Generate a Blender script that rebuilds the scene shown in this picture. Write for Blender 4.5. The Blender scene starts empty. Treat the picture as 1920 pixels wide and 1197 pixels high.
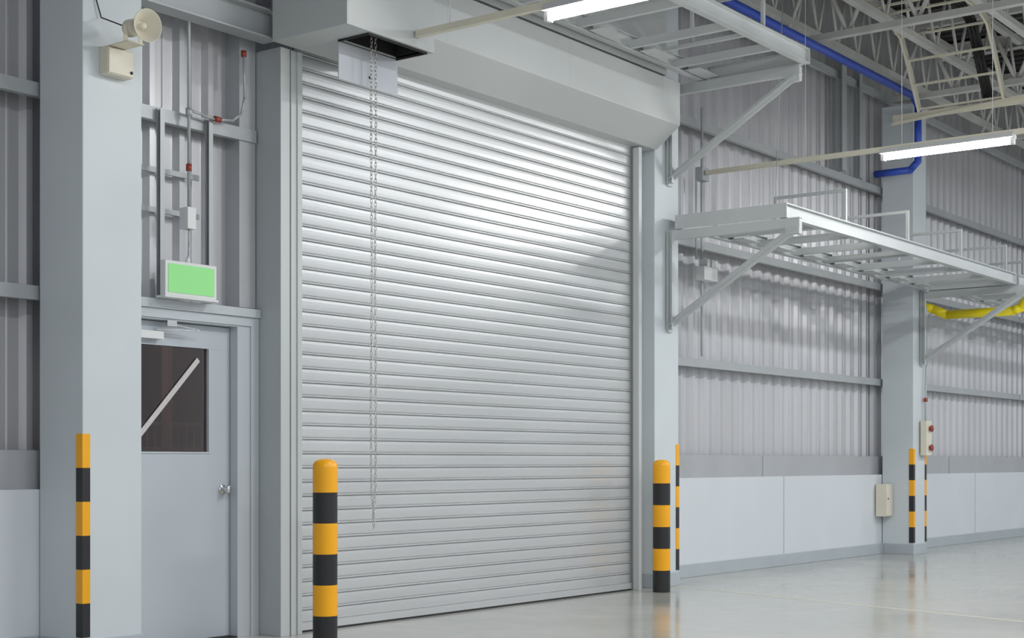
import bpy, bmesh, math, random
from mathutils import Vector, Matrix
random.seed(3)
S = bpy.context.scene
try:
    S.view_settings.view_transform = 'Standard'
    S.view_settings.look = 'None'
except Exception as e:
    print(e)

# ------------------------------------------------------------------ materials
def srgb(c):
    def f(v):
        v /= 255.0
        return v/12.92 if v <= 0.04045 else ((v+0.055)/1.055)**2.4
    return (f(c[0]), f(c[1]), f(c[2]), 1)

def mat(name, col, rough=0.5, metal=0.0, var=0.05, scale=3.0, bump=0.0, bscale=60, rvar=0.05, emis=None, estr=0, stretch=(1,1,1), spec=0.5):
    m = bpy.data.materials.new(name); m.use_nodes = True
    nt = m.node_tree; N = nt.nodes; L = nt.links
    b = N['Principled BSDF']
    c = srgb(col)
    tc = N.new('ShaderNodeTexCoord'); mp = N.new('ShaderNodeMapping')
    mp.inputs['Scale'].default_value = stretch
    L.new(tc.outputs['Object'], mp.inputs['Vector'])
    nz = N.new('ShaderNodeTexNoise'); nz.inputs['Scale'].default_value = scale
    nz.inputs['Detail'].default_value = 5
    L.new(mp.outputs['Vector'], nz.inputs['Vector'])
    cr = N.new('ShaderNodeValToRGB')
    cr.color_ramp.elements[0].position = 0.3; cr.color_ramp.elements[1].position = 0.7
    cr.color_ramp.elements[0].color = (c[0]*(1-var), c[1]*(1-var), c[2]*(1-var), 1)
    cr.color_ramp.elements[1].color = (min(1, c[0]*(1+var)), min(1, c[1]*(1+var)), min(1, c[2]*(1+var)), 1)
    L.new(nz.outputs['Fac'], cr.inputs['Fac']); L.new(cr.outputs['Color'], b.inputs['Base Color'])
    mr = N.new('ShaderNodeMapRange')
    mr.inputs['To Min'].default_value = max(0.02, rough-rvar); mr.inputs['To Max'].default_value = min(1, rough+rvar)
    L.new(nz.outputs['Fac'], mr.inputs['Value']); L.new(mr.outputs['Result'], b.inputs['Roughness'])
    b.inputs['Metallic'].default_value = metal
    b.inputs['Specular IOR Level'].default_value = spec
    if bump > 0:
        n2 = N.new('ShaderNodeTexNoise'); n2.inputs['Scale'].default_value = bscale
        L.new(mp.outputs['Vector'], n2.inputs['Vector'])
        bp = N.new('ShaderNodeBump'); bp.inputs['Strength'].default_value = bump; bp.inputs['Distance'].default_value = 0.01
        L.new(n2.outputs['Fac'], bp.inputs['Height']); L.new(bp.outputs['Normal'], b.inputs['Normal'])
    if emis:
        b.inputs['Emission Color'].default_value = srgb(emis)
        b.inputs['Emission Strength'].default_value = estr
    return m

M_col   = mat('painted_steel_column', (206,213,218), 0.45, 0, 0.03, 1.5)
M_low   = mat('painted_concrete', (214,219,225), 0.55, 0, 0.03, 1.2, 0.05, 40)
M_base  = mat('baseboard_paint', (176,184,190), 0.5, 0, 0.04)
M_clad  = mat('metal_cladding', (204,204,208), 0.36, 0.4, 0.05, 1.5, stretch=(1,1,0.2))
M_flash = mat('flashing_metal', (184,186,190), 0.45, 0.3, 0.05, 2)
M_girt  = mat('girt_steel', (178,182,185), 0.45, 0.25, 0.05, 2)
M_shut  = mat('galvanized_shutter', (205,207,209), 0.33, 0.42, 0.03, 1.5, rvar=0.05, stretch=(0.4,1,3))
M_hood  = mat('hood_paint', (194,198,199), 0.4, 0.15, 0.03, 1.0)
M_jamb  = mat('jamb_steel', (184,189,192), 0.4, 0.3, 0.05, 1.5, stretch=(1,1,0.2))
M_door  = mat('door_paint', (188,195,203), 0.42, 0, 0.02, 1.5)
M_frame = mat('door_frame_paint', (192,198,204), 0.42, 0, 0.02, 1.5)
M_dark  = mat('dark_void', (26,26,28), 0.7)
M_rub   = mat('rubber_seal', (40,40,42), 0.7)
M_chain = mat('chain_steel', (200,200,196), 0.3, 0.7)
M_chrome= mat('chrome', (210,210,210), 0.15, 0.95)
M_yel   = mat('safety_yellow', (250,176,12), 0.38, 0, 0.04)
M_blk   = mat('safety_black', (34,33,35), 0.42, 0, 0.1)
M_cream = mat('cream_paint', (222,217,200), 0.45, 0, 0.04)
M_plat  = mat('platform_steel', (198,202,204), 0.42, 0.2, 0.05, 2)
M_truss = mat('truss_steel', (206,206,203), 0.5, 0.1, 0.08)
M_roof  = mat('roof_deck', (86,86,86), 0.6, 0.1, 0.1)
M_blue  = mat('blue_pipe', (52,84,190), 0.4)
M_ypipe = mat('yellow_pipe', (252,228,24), 0.4)
M_red   = mat('red_plastic', (150,60,45), 0.4)
M_white = mat('white_plastic', (222,223,224), 0.4, 0, 0.02)
M_lid   = mat('lid_steel', (194,198,206), 0.4, 0.1, 0.02)
M_green = mat('exit_green', (125,190,122), 0.5, 0, 0.0, emis=(150,218,145), estr=0.38, spec=0.2)
M_cable = mat('black_cable', (30,30,30), 0.6)
M_tube  = mat('fluorescent_tube', (255,255,255), 0.4, 0, 0, emis=(255,253,247), estr=145)
M_strip  = mat('pale_strip', (205,200,200), 0.5, 0, 0.06, 30)  # pale strip set diagonally on the door glass
M_brown = mat('reflection_backdrop', (92,66,62), 0.8, 0, 0.3, 1.5)
M_brown2= mat('reflection_bars', (150,128,120), 0.6, 0, 0.2, 3)  # railing and posts standing in for structures reflected in the pane
M_refl_dot  = mat('reflection_dots', (255,240,220), 0.4, 0, 0, emis=(255,240,220), estr=25)  # glowing dots that imitate bright reflections in the door glass
M_glass = bpy.data.materials.new('tinted_glass'); M_glass.use_nodes = True
nt = M_glass.node_tree; nt.nodes.clear()
o_ = nt.nodes.new('ShaderNodeOutputMaterial'); mx_ = nt.nodes.new('ShaderNodeMixShader')
tr_ = nt.nodes.new('ShaderNodeBsdfTransparent'); gl_ = nt.nodes.new('ShaderNodeBsdfGlossy'); lw_ = nt.nodes.new('ShaderNodeFresnel')
tr_.inputs[0].default_value = (0.7,0.64,0.64,1); gl_.inputs['Roughness'].default_value = 0.02; lw_.inputs['IOR'].default_value = 1.45
nt.links.new(lw_.outputs[0], mx_.inputs[0]); nt.links.new(tr_.outputs[0], mx_.inputs[1]); nt.links.new(gl_.outputs[0], mx_.inputs[2]); nt.links.new(mx_.outputs[0], o_.inputs[0])

# ------------------------------------------------------------------ builder
class B:
    def __init__(s, name, mats):
        s.name = name; s.bm = bmesh.new(); s.mats = mats
    def _tag(s, faces, m, smooth=False):
        for f in faces:
            f.material_index = m; f.smooth = smooth
    def box(s, x0, x1, y0, y1, z0, z1, m=0):
        vs = [s.bm.verts.new((x, y, z)) for x in (x0, x1) for y in (y0, y1) for z in (z0, z1)]
        idx = [(0,1,3,2),(4,6,7,5),(0,4,5,1),(2,3,7,6),(0,2,6,4),(1,5,7,3)]
        s._tag([s.bm.faces.new([vs[i] for i in q]) for q in idx], m)
    def prof(s, pts, o, u, v, d, m=0, smooth=False, cap=True, closed=True):
        o, u, v, d = Vector(o), Vector(u), Vector(v), Vector(d)
        a = [s.bm.verts.new(o+u*p[0]+v*p[1]) for p in pts]
        b = [s.bm.verts.new(o+u*p[0]+v*p[1]+d) for p in pts]
        n = len(pts); fs = []
        for i in range(n if closed else n-1):
            j = (i+1) % n
            fs.append(s.bm.faces.new([a[i], a[j], b[j], b[i]]))
        s._tag(fs, m, smooth)
        if cap and closed:
            s._tag([s.bm.faces.new(a[::-1]), s.bm.faces.new(b)], m)
    def frame(s, p0, p1, up=(0,0,1)):
        p0, p1 = Vector(p0), Vector(p1); d = p1-p0; n = d.normalized()
        up = Vector(up)
        if abs(n.dot(up)) > 0.98: up = Vector((0,1,0)) if abs(n.y) < 0.9 else Vector((1,0,0))
        side = n.cross(up).normalized(); upv = side.cross(n).normalized()
        return p0, d, side, upv
    def bar(s, p0, p1, w, h, m=0, up=(0,0,1)):
        o, d, u, v = s.frame(p0, p1, up)
        s.prof([(-w/2,-h/2),(w/2,-h/2),(w/2,h/2),(-w/2,h/2)], o, u, v, d, m)
    def angle(s, p0, p1, w, h, t=0.008, m=0, up=(0,0,1), fx=1, fy=1):
        o, d, u, v = s.frame(p0, p1, up)
        s.prof([(0,0),(w*fx,0),(w*fx,t*fy),(t*fx,t*fy),(t*fx,h*fy),(0,h*fy)], o, u, v, d, m)
    def chan(s, p0, p1, w, h, t=0.008, m=0, up=(0,0,1), fx=1):
        o, d, u, v = s.frame(p0, p1, up)
        P = [(0,-h/2),(w,-h/2),(w,-h/2+t),(t,-h/2+t),(t,h/2-t),(w,h/2-t),(w,h/2),(0,h/2)]
        s.prof([(a*fx, b) for a, b in P], o, u, v, d, m)
    def ibeam(s, p0, p1, w, h, t=0.01, m=0, up=(0,0,1)):
        o, d, u, v = s.frame(p0, p1, up)
        a, b = w/2, h/2
        s.prof([(-a,-b),(a,-b),(a,-b+t),(t/2,-b+t),(t/2,b-t),(a,b-t),(a,b),(-a,b),(-a,b-t),(-t/2,b-t),(-t/2,-b+t),(-a,-b+t)], o, u, v, d, m)
    def cyl(s, p0, p1, r, m=0, n=16, r2=None, cap=True):
        o, d, u, v = s.frame(p0, p1)
        r2 = r if r2 is None else r2
        a = [s.bm.verts.new(o+u*math.cos(2*math.pi*i/n)*r+v*math.sin(2*math.pi*i/n)*r) for i in range(n)]
        b = [s.bm.verts.new(o+d+u*math.cos(2*math.pi*i/n)*r2+v*math.sin(2*math.pi*i/n)*r2) for i in range(n)]
        s._tag([s.bm.faces.new([a[i], a[(i+1)%n], b[(i+1)%n], b[i]]) for i in range(n)], m, True)
        if cap:
            s._tag([s.bm.faces.new(a[::-1]), s.bm.faces.new(b)], m)
    def sph(s, c, r, m=0, sc=(1,1,1)):
        g = bmesh.ops.create_uvsphere(s.bm, u_segments=14, v_segments=10, radius=r,
            matrix=Matrix.Translation(c) @ Matrix.Diagonal((*sc, 1)))
        fs = set()
        for v in g['verts']: fs.update(v.link_faces)
        s._tag(fs, m, True)
    def pipe(s, pts, r, m=0, n=12):
        for a, b in zip(pts, pts[1:]): s.cyl(a, b, r, m, n)
        for p in pts[1:-1]: s.sph(p, r*1.02, m)
    def lathe(s, prof, o, axis, m=0, n=28):
        o = Vector(o); ax = Vector(axis).normalized()
        _, _, u, v = s.frame(o, o+ax)
        rings = []
        for t, r in prof:
            rings.append([s.bm.verts.new(o+ax*t+(u*math.cos(2*math.pi*i/n)+v*math.sin(2*math.pi*i/n))*max(r, 1e-4)) for i in range(n)])
        fs = []
        for A, C in zip(rings, rings[1:]):
            for i in range(n):
                fs.append(s.bm.faces.new([A[i], A[(i+1)%n], C[(i+1)%n], C[i]]))
        s._tag(fs, m, True)
        return fs
    def done(s, bevel=0, parent=None):
        bmesh.ops.recalc_face_normals(s.bm, faces=s.bm.faces)
        me = bpy.data.meshes.new(s.name); s.bm.to_mesh(me); s.bm.free()
        for m in s.mats: me.materials.append(m)
        o = bpy.data.objects.new(s.name, me); S.collection.objects.link(o)
        if bevel:
            md = o.modifiers.new('bev', 'BEVEL'); md.width = bevel; md.segments = 2; md.limit_method = 'ANGLE'; md.angle_limit = math.radians(50)
        if parent: o.parent = parent
        return o

Z = Vector((0,0,1))
XE = 30.0
XW = -4.0
YW = 7.78   # low wall face
YC = 8.00   # cladding pan face
ZR = 7.2

# ------------------------------------------------------------------ floor
def floor():
    b = B('floor', [])
    b.box(XW-4, XE, -12, 9.8, -0.1, 0)
    o = b.done()
    m = bpy.data.materials.new('polished_concrete'); m.use_nodes = True
    nt = m.node_tree; N = nt.nodes; L = nt.links; P = N['Principled BSDF']
    tc = N.new('ShaderNodeTexCoord')
    n1 = N.new('ShaderNodeTexNoise'); n1.inputs['Scale'].default_value = 0.7; n1.inputs['Detail'].default_value = 8; n1.inputs['Roughness'].default_value = 0.6
    n2 = N.new('ShaderNodeTexNoise'); n2.inputs['Scale'].default_value = 7; n2.inputs['Detail'].default_value = 6
    L.new(tc.outputs['Object'], n1.inputs['Vector']); L.new(tc.outputs['Object'], n2.inputs['Vector'])
    cr = N.new('ShaderNodeValToRGB')
    cr.color_ramp.elements[0].position = 0.25; cr.color_ramp.elements[0].color = srgb((178,178,171))
    cr.color_ramp.elements[1].position = 0.75; cr.color_ramp.elements[1].color = srgb((199,199,192))
    L.new(n1.outputs['Fac'], cr.inputs['Fac'])
    mx = N.new('ShaderNodeMix'); mx.data_type = 'RGBA'; mx.blend_type = 'MULTIPLY'; mx.inputs[0].default_value = 0.25
    L.new(cr.outputs['Color'], mx.inputs[6])
    cr2 = N.new('ShaderNodeValToRGB'); cr2.color_ramp.elements[0].color = (0.85,0.85,0.85,1); cr2.color_ramp.elements[1].color = (1,1,1,1)
    L.new(n2.outputs['Fac'], cr2.inputs['Fac']); L.new(cr2.outputs['Color'], mx.inputs[7])
    L.new(mx.outputs[2], P.inputs['Base Color'])
    mr = N.new('ShaderNodeMapRange'); mr.inputs['From Min'].default_value = 0.3; mr.inputs['From Max'].default_value = 0.7
    mr.inputs['To Min'].default_value = 0.10; mr.inputs['To Max'].default_value = 0.22
    L.new(n1.outputs['Fac'], mr.inputs['Value']); L.new(mr.outputs['Result'], P.inputs['Roughness'])
    P.inputs['Specular IOR Level'].default_value = 0.6
    o.data.materials.append(m)
floor()
M_joint = mat('joint_filler', (222,219,204), 0.35)
b = B('floor_joint', [M_joint]); d = Vector((11.2,3.6,0))-Vector((12.35,7.3,0))
b.bar(Vector((12.35,7.3,0.0005)), Vector((12.35,7.3,0.0005))+d*2.2, 0.04, 0.002)
b.done()

# ------------------------------------------------------------------ wall
def clad_profile(x0, x1):
    p = 0.25; pts = [(x0, 0)]
    k = math.floor(x0/p)
    while k*p < x1:
        c = k*p+0.10
        for dx, dy in ((-0.05,0),(-0.022,-0.042),(0.022,-0.042),(0.05,0),(0.105,0),(0.113,-0.008),(0.129,-0.008),(0.137,0)):
            if x0 < c+dx < x1: pts.append((c+dx, dy))
        k += 1
    pts.append((x1, 0))
    return pts
b = B('wall_north', [M_low, M_clad, M_flash, M_dark])
def clad(x0, x1, z0, z1, y=YC):
    pr = clad_profile(x0, x1)
    b.prof(pr, (0, y, z0), (1,0,0), (0,1,0), (0,0,z1-z0), 1, closed=False)
for (x0, x1) in ((XW-4, 5.90), (12.06, XE)):
    b.box(x0, x1, YW, YC+0.2, 0, 1.03, 0)
    b.box(x0, x1, YW+0.06, YW+0.085, 1.03, 1.27, 2)
    clad(x0, x1, 1.2, ZR)
YD = 7.74
clad(5.90, 7.02, 2.26, ZR, YD)
b.box(7.02, 7.168, 7.60, 7.76, 2.26, ZR, 2)
clad(7.2, 12.06, 4.0, ZR)
b.box(XW-4, 5.90, YC+0.05, YC+0.2, 1.03, ZR, 2)
b.box(12.06, XE, YC+0.05, YC+0.2, 1.03, ZR, 2)
b.box(5.90, 12.06, YC+0.05, YC+0.2, 4.0, ZR, 2)
b.box(5.90, 7.16, YD+0.02, YC+0.2, 2.26, ZR, 2)
b.done()
for xj in (2.9, 15.6, 21.9):
    b = B('trim_joint', [M_base]); b.box(xj-0.006, xj+0.006, YW-0.004, YW, 0.14, 1.03); b.done()
for xj in (15.2, 21.0):
    b = B('trim_flashing_joint', [M_girt]); b.box(xj-0.01, xj+0.01, YW+0.052, YW+0.06, 1.03, 1.27); b.done()
b = B('baseboard_north', [M_base])
for (x0, x1) in ((XW-4, 5.52), (12.51, 18.40), (18.88, 24.83), (25.31, XE)):
    b.box(x0, x1, YW-0.03, YW, 0, 0.135)
b.done(0.005)
b = B('ceiling', [M_roof])
b.box(XW-4, XE, -12, 8.3, ZR, ZR+0.12)
for i in range(200):
    xx = XW+i*0.25
    if xx > XE: break
    b.box(xx, xx+0.06, -12, 7.9, ZR-0.04, ZR)
b.done()
b = B('wall_east', [M_low]); b.box(XE, XE+0.2, -12, 8.3, 0, ZR); b.done()

def girt(x0, x1, z, y=YC-0.20):
    b = B('wall_girt', [M_girt])
    b.prof([(0,0),(0.13,0),(0.13,-0.02),(0.122,-0.02),(0.122,-0.006),(0.006,-0.006),(0.006,-0.08),(0.05,-0.08),(0.05,-0.086),(0,-0.086)],
           (x0, y, z+0.04), (0,1,0), (0,0,1), (x1-x0,0,0), 0)
    b.done()
for z in (2.24, 3.49, 4.75, 6.0):
    girt(XW-4, 12.0-6.2, z); girt(12.10, 24.0, z); girt(24.02, XE, z)
girt(5.99, 7.165, 3.45, 7.585)

# ------------------------------------------------------------------ columns
def column(x0, strips=(1,1), top=5.85):
    x1 = x0+0.44
    b = B('steel_column', [M_col, M_base])
    y0, y1 = 7.35, 7.77
    b.box(x0, x1, y0, y1, 0, top, 0)
    b.box(x0-0.012, x1+0.012, y0-0.012, y1+0.001, -0.001, 0.135, 1)
    b.box(x0-0.02, x1+0.02, y0-0.02, y1+0.002, top, top+0.02, 0)
    b.done(0.006)
    h = (1.365-0.15)/6
    for side, on in zip((0,1), strips):
        if not on: continue
        s = B('column_corner_guard', [M_yel, M_blk])
        for k in range(6):
            za, zb = 1.365-h*(k+1), 1.365-h*k
            m = k % 2
            if side == 0:
                s.prof([(-0.006,-0.006),(0.05,-0.006),(0.05,0),(0,0),(0,0.055),(-0.006,0.055)], (x0, y0, za), (1,0,0), (0,1,0), (0,0,zb-za), m)
            else:
                s.prof([(0.006,-0.006),(-0.05,-0.006),(-0.05,0),(0,0),(0,0.055),(0.006,0.055)], (x1, y0, za), (1,0,0), (0,1,0), (0,0,zb-za), m)
        s.done()
column(5.54, (1,0), top=6.4)
column(12.05, (0,1))
column(18.42, top=5.8)
column(24.85)
column(-1.0)

# ------------------------------------------------------------------ shutter
SX0, SX1, SY = 7.375, 11.755, 7.44
b = B('roller_shutter_door', [M_shut, M_rub, M_shut])
pts = []
pitch = 0.1
z = 0.07
while z < 4.10:
    for dz, dy in ((0.0,0.002),(0.003,-0.003),(0.010,-0.0048),(0.035,-0.0058),(0.060,-0.0058),(0.078,-0.0045),(0.0825,0.001),(0.0845,0.005),(0.0865,-0.007),(0.090,-0.0120),(0.0945,-0.0120),(0.0980,-0.006)):
        pts.append((dy, z+dz))
    z += pitch
b.prof(pts, (SX0, SY, 0), (0,1,0), (0,0,1), (SX1-SX0,0,0), 0, closed=False, smooth=False)
b.box(SX0, SX1, SY+0.012, SY+0.03, 0.05, 4.13, 0)
b.box(SX0, SX1, SY-0.018, SY+0.031, 0.015, 0.07, 0)
b.box(SX0, SX1, SY-0.015, SY+0.02, 0.0, 0.015, 1)
b.done()

b = B('shutter_guide', [M_jamb, M_hood, M_rub])
b.box(7.175, 7.26, 7.362, 7.95, 0, 4.04, 0)
b.box(7.174, 7.26, 7.356, 7.362, 0, 4.039, 1)  # lighter skin on the jamb front, its brighter lighting put into the colour
b.box(7.26, 7.272, 7.37, 7.6, 0, 4.038, 0)
b.box(7.272, 7.325, 7.355, 7.60, 0, 4.037, 1)
b.box(7.325, 7.37, 7.345, 7.41, 0, 4.036, 1)
b.box(7.325, 7.374, 7.475, 7.60, 0, 4.035, 0)
for k in range(9):
    b.cyl((7.177, 7.52, 0.4+k*0.42), (7.170, 7.52, 0.4+k*0.42), 0.012, 0, 8)
b.done(0.003)
b = B('shutter_guide', [M_jamb, M_hood])
b.box(11.76, 11.80, 7.345, 7.41, 0, 4.13, 1)
b.box(11.76, 11.80, 7.475, 7.60, 0, 4.13, 0)
b.box(11.80, 11.815, 7.346, 7.6, 0, 4.129, 1)
b.box(11.815, 12.04, 7.54, 7.77, 0, 4.128, 0)
b.done(0.003)

b = B('shutter_hood', [M_hood, M_rub])
b.prof([(7.95,4.14),(7.305,4.14),(7.05,4.33),(7.05,4.73),(7.95,4.73)], (7.98,0,0), (0,1,0), (0,0,1), (4.03,0,0), 0)
b.box(7.98, 12.0, 7.14, 7.95, 4.73, 4.775, 1)
b.prof([(7.95,4.775),(7.10,4.775),(7.10,6.1),(7.95,6.1)], (7.98,0,0), (0,1,0), (0,0,1), (3.87,0,0), 0)
for xx in (8.6, 10.2, 11.7):
    b.box(xx, xx+0.004, 7.048, 7.06, 4.33, 4.73, 0)
b.done(0.004)

b = B('shutter_motor_box', [M_hood, M_dark, M_lid, M_rub])
X0, X1, Y0, Y1, ZB, ZT = 7.08, 7.965, 6.65, 7.34, 4.05, 4.95
t = 0.015
b.box(X0, X0+t, Y0, Y1, ZB, ZT, 0); b.box(X1-t, X1, Y0, Y1, ZB, ZT, 0)
b.box(X0+t, X1-t, Y0, Y0+t, ZB, ZT, 0); b.box(X0+t, X1-t, Y1-t, Y1, ZB, ZT, 0)
b.box(X0+t, X1-t, Y0+t, Y1-t, ZT-t, ZT, 0)
hx0, hx1, hy0, hy1 = 7.33, 7.91, 6.69, 6.96
b.box(X0+t, hx0, Y0+t, Y1-t, ZB+0.001, ZB+t, 0); b.box(hx1, X1-t, Y0+t, Y1-t, ZB+0.001, ZB+t, 0)
b.box(hx0, hx1, Y0+t, hy0, ZB+0.001, ZB+t, 0); b.box(hx0, hx1, hy1, Y1-t, ZB+0.001, ZB+t, 0)
b.box(X0+t, X1-t, Y0+t, Y1-t, ZB+0.45, ZB+0.46, 1)
b.box(hx0-0.012, hx1+0.012, hy0-0.012, hy0, ZB-0.012, ZB+0.1, 3); b.box(hx1, hx1+0.012, hy0, hy1, ZB-0.012, ZB+0.1, 3)
b.box(hx0-0.012, hx0, hy0, hy1, ZB-0.012, ZB+0.1, 3); b.box(hx0, hx1, hy1+0.001, hy1+0.012, ZB-0.002, ZB+0.3, 1)
b.cyl((7.5, 6.84, 4.36), (7.85, 6.84, 4.36), 0.07, 1)
b.box(hx0, hx1+0.02, hy1+0.0, hy1+0.010, 3.79, ZB-0.004, 2)
b.cyl((7.64, hy1-0.005, 3.86), (7.64, hy1+0.0, 3.86), 0.012, 3, 10)
b.done(0.002)
b = B('hand_chain', [M_chain])
def add_link(c, flip, rot):
    n, k = 12, 6
    rings = []
    for i in range(n):
        a = 2*math.pi*i/n
        cx, cz = math.cos(a)*0.008, math.sin(a)*0.0175
        px = math.cos(a); pz = math.sin(a)
        ring = []
        for j in range(k):
            q = 2*math.pi*j/k
            rr = 0.003
            lx = cx+px*math.cos(q)*rr; lz = cz+pz*math.cos(q)*rr; ly = math.sin(q)*rr
            ang = rot+(math.pi/2 if flip else 0)
            ring.append(b.bm.verts.new((c[0]+lx*math.cos(ang)-ly*math.sin(ang), c[1]+lx*math.sin(ang)+ly*math.cos(ang), c[2]+lz)))
        rings.append(ring)
    fs = []
    for i in range(n):
        A, C = rings[i], rings[(i+1)%n]
        for j in range(k):
            fs.append(b.bm.faces.new([A[j], A[(j+1)%k], C[(j+1)%k], C[j]]))
    b._tag(fs, 0, True)
zz = 4.28; i = 0
while zz > 0.79:
    w = 0.032 if zz > 1.0 else max(0.004, 0.032*(zz-0.76)/0.24)
    sw = 0.004*math.sin(zz*3.1)
    add_link((7.60-w+sw, 6.88, zz), i % 2, 0.3); add_link((7.60+w*0.8-sw, 6.895, zz+0.012), (i+1) % 2, 0.3)
    zz -= 0.0275; i += 1
add_link((7.60, 6.887, 0.775), 1, 0.3); add_link((7.60, 6.887, 0.752), 0, 0.3)
b.done()

b = B('lintel_beam', [M_girt])
b.ibeam((5.985, 7.45, 4.18), (7.168, 7.45, 4.18), 0.14, 0.2, 0.012)
b.done()

# ------------------------------------------------------------------ personnel door
b = B('door_1', [M_door, M_frame, M_glass, M_strip, M_chrome, M_rub, M_white])
fy = 7.58
b.box(6.985, 7.17, fy, 7.90, 0, 2.12, 1)
b.box(6.955, 6.985, 7.70, 7.90, 0, 2.12, 1)
b.box(5.985, 6.03, fy, 7.90, 0, 2.12, 1)
b.box(5.985, 7.17, fy, 7.90, 2.12, 2.19, 1)
b.box(5.985, 7.172, fy-0.03, 7.90, 2.191, 2.25, 1)
b.box(5.985, 7.10, fy-0.012, fy-0.001, 2.13, 2.19, 1)
b.box(7.10, 7.172, fy-0.012, fy-0.001, 0, 2.19, 1)
ly0, ly1 = 7.655, 7.70
gx0, gx1, gz0, gz1 = 6.17, 6.79, 1.265, 1.96
b.box(6.035, 6.98, ly0, ly1, 0.01, gz0, 0); b.box(6.035, 6.98, ly0, ly1, gz1, 2.115, 0)
b.box(6.035, gx0, ly0, ly1, gz0, gz1, 0); b.box(gx1, 6.98, ly0, ly1, gz0, gz1, 0)
b.prof([(gx0,gz0),(gx1,gz0),(gx1,gz1),(gx0,gz1)], (0,ly0+0.018,0), (1,0,0), (0,0,1), (0,0.004,0), 2)
for (a, c_, d_, e) in ((gx0, gx1, gz0-0.012, gz0), (gx0, gx1, gz1, gz1+0.012), (gx0-0.012, gx0, gz0-0.012, gz1+0.012), (gx1, gx1+0.012, gz0-0.012, gz1+0.012)):
    b.box(a, c_, ly0-0.006, ly0, d_, e, 0)
b.bar((6.20, ly0+0.013, 1.35), (6.715, ly0+0.013, 1.885), 0.036, 0.004, 3, up=(0,1,0))
b.lathe([(0,0.0),(0.0,0.034),(0.008,0.034),(0.012,0.014),(0.035,0.012),(0.042,0.024),(0.058,0.030),(0.070,0.024),(0.074,0.0)], (6.915, ly0, 1.01), (0,-1,0), 4)
b.box(6.972, 6.982, ly0-0.002, ly0, 0.96, 1.06, 4)
b.box(6.12, 6.36, ly0-0.06, ly0, 1.995, 2.045, 6)
b.bar((6.30, ly0-0.05, 2.055), (6.62, ly0-0.10, 2.065), 0.02, 0.006, 4)
b.bar((6.62, ly0-0.10, 2.07), (6.40, fy-0.01, 2.095), 0.02, 0.006, 4)
b.box(6.36, 6.44, fy-0.02, fy, 2.08, 2.12, 4)
b.box(6.03, 6.985, fy, 7.9, 0, 0.008, 5)
b.done(0.002)
# made-up set behind the pane, built in place of reflections in the glass
b = B('reflection_set', [M_brown, M_brown2, M_refl_dot])
b.box(5.6, 8.6, 9.55, 9.6, 0, 2.9, 0); b.box(5.5, 5.55, 8.21, 9.6, 0, 2.9, 0); b.box(8.6, 8.65, 8.21, 9.6, 0, 2.9, 0)
b.box(5.5, 8.65, 8.21, 9.6, 2.9, 2.95, 0)
for zz in (1.50, 1.30): b.bar((5.6, 9.3, zz), (8.5, 9.3, zz), 0.03, 0.03, 1)
for k in range(36): b.bar((5.7+k*0.08, 9.3, 0.6), (5.7+k*0.08, 9.3, 1.5), 0.012, 0.012, 1)
b.box(7.27, 7.36, 9.2, 9.28, 0, 2.9, 1); b.box(7.75, 7.79, 9.2, 9.28, 0, 2.9, 1)
b.sph((7.52, 9.45, 1.83), 0.012, 2); b.sph((7.10, 9.45, 1.72), 0.010, 2)
ob = b.done()
ld = bpy.data.lights.new('reflection_set_fill', 'POINT'); ld.energy = 14; ld.shadow_soft_size = 0.08; ld.color = (1.0, 0.84, 0.78)  # added fill that brightens the set behind the glass
lo = bpy.data.objects.new('reflection_set_fill', ld); S.collection.objects.link(lo); lo.location = (6.6, 8.7, 2.7); lo.parent = ob

b = B('exit_sign', [M_white, M_green])
b.box(6.25, 6.68, 7.45, 7.50, 2.265, 2.49, 0)
b.box(6.272, 6.658, 7.445, 7.45, 2.285, 2.47, 1)
b.cyl((6.46,7.48,2.49), (6.46,7.48,2.52), 0.015, 0)
b.box(6.24, 6.69, 7.44, 7.53, 2.251, 2.265, 0)
b.done(0.004)

cy = 7.62
b = B('strut_frame', [M_girt])
b.chan((6.32, 7.56, 2.255), (6.32, 7.56, 3.48), 0.035, 0.04, 0.005)
b.chan((6.73, 7.56, 2.255), (6.73, 7.56, 3.48), 0.035, 0.04, 0.005)
b.bar((6.20, 7.66, 2.84), (6.71, 7.66, 2.84), 0.02, 0.035)
b.bar((6.20, 7.66, 3.10), (6.71, 7.66, 3.10), 0.02, 0.035)
b.done()
b = B('electrical_conduit', [M_girt, M_red, M_white])
yc = 7.515
b.pipe([(6.50, yc, 5.2), (6.50, yc, 2.86)], 0.011)
b.box(6.465, 6.535, yc-0.03, yc+0.05, 2.72, 2.86, 2)
b.pipe([(6.50, yc, 2.72), (6.49, yc-0.01, 2.62), (6.48, yc-0.02, 2.55), (6.46, 7.49, 2.50)], 0.006)
b.cyl((6.50, yc, 3.10), (6.50, yc, 3.145), 0.019, 1)
b.cyl((6.50, yc, 3.46), (6.50, yc, 3.51), 0.022, 0)
b.pipe([(6.51, yc, 3.50), (6.62, yc, 3.49), (6.72, yc, 3.48), (6.88, yc, 3.50), (6.96, yc, 3.56), (6.99, yc, 3.68), (7.0, yc+0.02, 4.0)], 0.009)
b.cyl((6.72, yc, 3.485), (6.77, yc, 3.482), 0.019, 1)
b.cyl((7.0, yc+0.02, 3.96), (7.0, yc+0.02, 4.0), 0.019, 1)
b.done()

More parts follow.
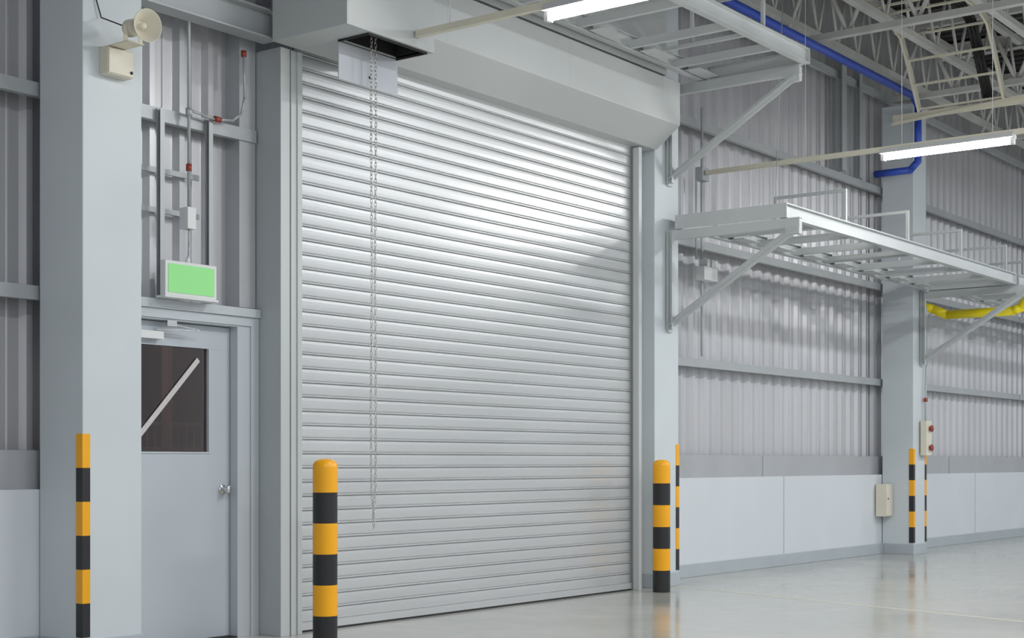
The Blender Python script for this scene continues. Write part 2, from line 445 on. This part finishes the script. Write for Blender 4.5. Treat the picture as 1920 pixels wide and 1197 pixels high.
# horn loudspeaker on the left column
b = B('horn_loudspeaker', [M_cream, M_rub])
hc = Vector((5.72, 6.98, 3.775)); ax = Vector((-0.10,-0.985,-0.10)).normalized()
b.lathe([(-0.20,0.0),(-0.20,0.045),(-0.19,0.052),(-0.12,0.052),(-0.11,0.040),(-0.09,0.036),(-0.05,0.052),(-0.02,0.075),(0.0,0.094),(0.008,0.098),(0.010,0.094),(0.0,0.087),(-0.03,0.060),(-0.06,0.040),(-0.075,0.026)], hc, ax, 0)
b.lathe([(-0.07,0.0),(-0.07,0.030),(-0.075,0.035)], hc, ax, 0)
b.lathe([(-0.075,0.018),(-0.035,0.020),(-0.028,0.014),(-0.026,0.0)], hc, ax, 0)
rear = hc+ax*-0.15
b.bar(rear+Vector((-0.056,0,0.01)), rear+Vector((-0.056,0,-0.09)), 0.03, 0.004, up=(0,1,0))
b.bar(rear+Vector((0.056,0,0.01)), rear+Vector((0.056,0,-0.09)), 0.03, 0.004, up=(0,1,0))
b.box(rear.x-0.06, rear.x+0.06, rear.y-0.03, 7.349, rear.z-0.096, rear.z-0.088, 0)
b.box(5.66, 5.85, 7.27, 7.349, 3.53, 3.69, 0)
b.box(5.665, 5.845, 7.262, 7.27, 3.535, 3.685, 0)
b.cyl((5.83, 7.262, 3.56), (5.83, 7.256, 3.56), 0.01, 1, 10)
b.pipe([(5.70, 7.17, 3.80), (5.66, 7.33, 3.87), (5.62, 7.34, 4.0), (5.56, 7.34, 4.2), (5.56,7.34,5.0)], 0.004, 1)
b.done(0.003)

# ------------------------------------------------------------------ bollards
def bollard(x, y):
    b = B('safety_bollard', [M_yel, M_blk])
    R = 0.080
    for k in range(6):
        za, zb = 0.2*k, 0.2*(k+1)
        m = 1-(k % 2)
        if k == 5: zb = 1.165
        b.lathe([(za, R), (zb, R)], (x, y, 0), (0,0,1), m, 36)
    b.lathe([(1.165, R), (1.185, R*0.96), (1.20, R*0.84), (1.211, R*0.62), (1.217, R*0.3), (1.218, 0)], (x, y, 0), (0,0,1), 0, 36)
    b.done()
bollard(6.99, 6.76); bollard(11.76, 7.10)

# ------------------------------------------------------------------ brackets and service platforms
def bracket(x, ztop, zbot, yout=5.96):
    b = B('steel_bracket', [M_plat])
    b.box(x-0.04, x+0.04, 7.325, 7.349, zbot-0.06, ztop+0.0)
    b.chan((x-0.02, 7.30, zbot-0.04), (x-0.02, 7.30, ztop-0.002), 0.045, 0.06, 0.008)
    b.chan((x-0.03, 7.323, ztop-0.045), (x-0.03, yout, ztop-0.045), 0.06, 0.09, 0.008, fx=-1)
    b.angle((x-0.018, 7.31, zbot), (x-0.018, yout+0.03, ztop-0.10), 0.05, 0.05, 0.007)
    b.bar((x-0.02, 7.31, zbot), (x-0.02, yout+0.03, ztop-0.10), 0.008, 0.06)
    b.box(x-0.038, x+0.02, yout+0.002, yout+0.14, ztop-0.15, ztop-0.02)
    for zz in (zbot, zbot+0.1, ztop-0.15):
        b.cyl((x-0.03, 7.33, zz), (x-0.03, 7.31, zz), 0.012, n=6)
    b.done()
bracket(12.30, 3.41, 2.50)
bracket(12.30, 4.79, 3.90)
bracket(18.68, 3.41, 2.50)
bracket(25.0, 3.41, 2.50)

def platform(x0, x1, z0, z1, yf, yb, hoops):
    b = B('service_platform', [M_plat, M_girt])
    zm = (z0+z1)/2; h = z1-z0
    b.ibeam((x0, yf, zm), (x1, yf, zm), 0.07, h, 0.010)
    b.ibeam((x0, yb, zm), (x1, yb, zm), 0.07, h, 0.010)
    b.box(x0-0.008, x0-0.0005, yf-0.035, yb+0.035, z0+0.001, z1-0.001)
    b.box(x1+0.0005, x1+0.008, yf-0.035, yb+0.035, z0+0.001, z1-0.001)
    x = x0+0.8
    while x < x1-0.2:
        b.chan((x, yf+0.006, z0+0.048), (x, yb-0.006, z0+0.048), 0.04, 0.07, 0.006)
        x += 0.79
    for hx in hoops:
        b.bar((hx, yf, z1), (hx, yf, z1+0.295), 0.03, 0.03)
        b.bar((hx, yf-0.015, z1+0.31), (hx, yb-0.335, z1+0.31), 0.03, 0.03)
        b.bar((hx, yb-0.35, z1-0.01), (hx, yb-0.35, z1+0.295), 0.03, 0.03)
        b.bar((hx, yf+0.006, z1-0.03), (hx, yb-0.006, z1-0.03), 0.04, 0.03)
    x = x0+0.9
    while x < x1-0.4:
        b.prof([(0,0),(0.40,0),(0.50,-0.13),(0.10,-0.13)], (x, yb-0.06, z0+0.13), (1,0,0), (0,0,1), (0,-0.006,0), 0)
        b.box(x, x+0.36, yb-0.22, yb-0.067, z0+0.0, z0+0.006, 0)
        x += 0.79
    b.done()
platform(12.27, 18.60, 3.415, 3.55, 6.12, 7.22, (13.6, 15.18, 16.76, 18.3))
platform(18.72, 25.0, 3.415, 3.55, 6.12, 7.22, (19.9, 21.5, 23.0))
platform(8.6, 12.34, 4.795, 4.93, 5.93, 6.98, (10.0, 11.5))

# ------------------------------------------------------------------ lights
def lamp(x, ya, yb_, yl0, yl1, z):
    b = B('fluorescent_light', [M_cream, M_tube, M_white])
    b.bar((x, ya, z), (x, yb_, z), 0.045, 0.045, 0)
    b.prof([(-0.065,-0.015),(0.065,-0.015),(0.035,0.035),(-0.035,0.035)], (x, yl0, z-0.035), (1,0,0), (0,0,1), (0,yl1-yl0,0), 2)
    b.cyl((x-0.0, yl0+0.03, z-0.085), (x-0.0, yl1-0.03, z-0.085), 0.022, 1, 14)
    for yy in (yl0, yl1-0.03):
        b.box(x-0.03, x+0.03, yy, yy+0.03, z-0.11, z-0.045, 2)
    for yy in (yl0+0.2, yl1-0.2, yl1+0.8):
        b.cyl((x, yy, z), (x, yy, ZR), 0.003, 2, 6)
    b.done()
lamp(13.55, 7.64, 3.6, 4.45, 5.72, 4.20)
lamp(7.77, 6.64, 3.2, 4.30, 5.55, 4.135)
b = B('conduit_drop', [M_girt, M_white])
b.pipe([(13.60, 7.72, 4.9), (13.60, 7.72, 2.3)], 0.014)
b.pipe([(13.48, 7.72, 4.15), (13.48, 7.72, 3.3)], 0.010)
b.box(13.49, 13.63, 7.65, 7.74, 4.12, 4.26, 0)
b.box(13.44, 13.72, 7.60, 7.70, 3.08, 3.22, 1)
b.box(13.50, 13.56, 7.60, 7.70, 3.22, 3.30, 1); b.box(13.60, 13.66, 7.60, 7.70, 3.22, 3.30, 1)
b.done(0.004)
b = B('support_cable', [M_girt])
b.pipe([(13.05, 6.6, 3.55), (13.0, 6.55, 4.2), (13.05, 6.5, 6.1)], 0.005)
b.done()

# ------------------------------------------------------------------ pipes
b = B('blue_water_pipe', [M_blue])
b.pipe([(11.9, 7.2, 5.82), (18.05, 7.2, 5.82), (18.2, 7.2, 5.72), (18.2, 7.2, 5.02), (18.2, 7.3, 4.92), (18.2, 7.78, 4.92)], 0.045, n=16)
b.done()
b = B('yellow_gas_pipe', [M_ypipe])
b.pipe([(18.87, 7.40, 3.24), (18.93, 7.30, 3.21), (19.0, 7.13, 3.125), (19.0, 6.26, 3.125), (19.0, 6.16, 3.16), (19.0, 6.05, 3.30), (19.0,6.0,3.40)], 0.058, n=16)
b.done()

b = B('junction_box', [M_cream, M_rub, M_girt])
b.box(18.19, 18.41, 7.63, 7.765, 0.49, 0.91)
b.box(18.195, 18.405, 7.62, 7.63, 0.50, 0.90)
b.cyl((18.25, 7.62, 0.72), (18.25, 7.612, 0.72), 0.012, 1, 10)
b.done(0.006)
b = B('push_button_station', [M_cream, M_red, M_girt])
b.box(18.62, 18.80, 7.25, 7.335, 1.28, 1.73, 0)
for zz in (1.63, 1.38):
    b.lathe([(0,0.0),(0,0.028),(0.02,0.028),(0.022,0.045),(0.035,0.045),(0.045,0.03),(0.047,0)], (18.73, 7.25, zz), (0,-1,0), 1, 18)
b.pipe([(18.74, 7.31, 1.73), (18.74, 7.31, 2.2), (18.77,7.31,2.45), (18.77,7.31,3.2)], 0.014, 2)
b.cyl((18.74, 7.31, 1.98), (18.74, 7.31, 2.03), 0.026, 1, 12)
b.done(0.004)

# ------------------------------------------------------------------ cable ladder
b = B('cable_ladder', [M_cream, M_cable])
path = [(11.0, 6.44), (16.8, 6.44), (17.15, 6.34), (17.35, 6.10), (17.75, 5.55)]
for yy in (5.95, 7.0):
    for (xa, za), (xb, zb) in zip(path, path[1:]):
        b.bar((xa, yy, za), (xb, yy, zb), 0.03, 0.09)
def at(s_):
    acc = 0
    for (xa, za), (xb, zb) in zip(path, path[1:]):
        l = math.hypot(xb-xa, zb-za)
        if acc+l >= s_:
            f = (s_-acc)/l; return (xa+(xb-xa)*f, za+(zb-za)*f)
        acc += l
    return path[-1]
tot = sum(math.hypot(c[0]-a[0], c[1]-a[1]) for a, c in zip(path, path[1:]))
s_ = 0.1
while s_ < tot:
    px, pz = at(s_)
    b.bar((px, 5.95, pz), (px, 7.0, pz), 0.04, 0.022)
    s_ += 0.32
for k in range(3):
    pp = [(p[0], 6.10+k*0.045, p[1]+0.04) for p in path]
    b.pipe(pp, 0.022, 1, 8)
b.bar((17.78, 7.35, 5.5), (17.78, 4.6, 5.5), 0.06, 0.07)
b.bar((17.72, 7.35, 5.42), (17.72, 4.6, 5.62), 0.03, 0.03)
b.done()

# ------------------------------------------------------------------ roof trusses
def truss(p0, p1, zb, zt, n, nm='roof_truss', r=0.02):
    b = B(nm, [M_truss])
    p0, p1 = Vector(p0), Vector(p1)
    A0, A1 = p0+Z*zb, p1+Z*zb; C0, C1 = p0+Z*zt, p1+Z*zt
    b.bar(A0, A1, 0.09, 0.07); b.bar(C0, C1, 0.09, 0.07)
    for i in range(n):
        a = A0.lerp(A1, i/n); m_ = C0.lerp(C1, (i+0.5)/n); c = A0.lerp(A1, (i+1)/n)
        b.cyl(a, m_, r, 0, 8); b.cyl(m_, c, r, 0, 8)
    b.done()
for tx in (12.27, 15.4, 18.64, 21.8, 25.0):
    truss((tx, 7.7, 0), (tx, -10, 0), 5.95, 6.85, 22, r=0.026)
for ty in (7.6, 6.7, 5.6, 4.2, 1.5):
    truss((12.2 if ty > 7 else 6, ty, 0), (29, ty, 0), 6.2, 7.0, 30, 'lattice_purlin')
for tx in (14.4, 16.5, 20.7, 22.8):
    b = B('roof_rafter', [M_truss]); b.ibeam((tx, 7.9, 7.04), (tx, -10, 7.04), 0.12, 0.2, 0.012); b.done()
b = B('wall_mullion', [M_girt])
b.chan((17.2, 7.80, 4.8), (17.2, 7.80, 6.2), 0.12, 0.16, 0.01)
b.chan((17.75, 7.80, 4.8), (17.75, 7.80, 6.2), 0.08, 0.10, 0.01)
b.done()

# ------------------------------------------------------------------ unseen fill lights with housings, added to light the hall
def fill_fixture(x, y, z, p, sx=2.4, sy=0.5):
    b = B('added_fill_housing', [M_white])
    b.box(x-sx/2, x+sx/2, y-sy/2, y+sy/2, z+0.02, z+0.12)
    b.cyl((x, y, z+0.12), (x, y, ZR), 0.02)
    o = b.done()
    ld = bpy.data.lights.new('added_fill_light', 'AREA'); ld.shape = 'RECTANGLE'; ld.size = sx; ld.size_y = sy
    ld.energy = p; ld.color = (0.96, 0.985, 1.0)
    lo = bpy.data.objects.new('added_fill_light', ld); S.collection.objects.link(lo)
    lo.location = (x, y, z); lo.parent = o
for (x, y) in ((3, 1.0), (9, 1.0), (15, 1.0), (21, 1.0), (27, 1.0), (6, -4), (14, -4), (22, -4)):
    fill_fixture(x, y, 5.6, 215)

# ------------------------------------------------------------------ world + camera
w = bpy.data.worlds.new('world'); S.world = w; w.use_nodes = True
bg = w.node_tree.nodes['Background']; bg.inputs[0].default_value = (0.91,0.955,1.0,1); bg.inputs[1].default_value = 0.73

cd = bpy.data.cameras.new('camera'); cam = bpy.data.objects.new('camera', cd); S.collection.objects.link(cam)
cam.location = (0, 0, 1.2); cam.rotation_euler = (math.radians(90), 0, -math.radians(53.13))
cd.sensor_width = 36; cd.lens = 36*2785/1920; cd.shift_y = 267.5/1920
cd.clip_end = 200
S.camera = cam
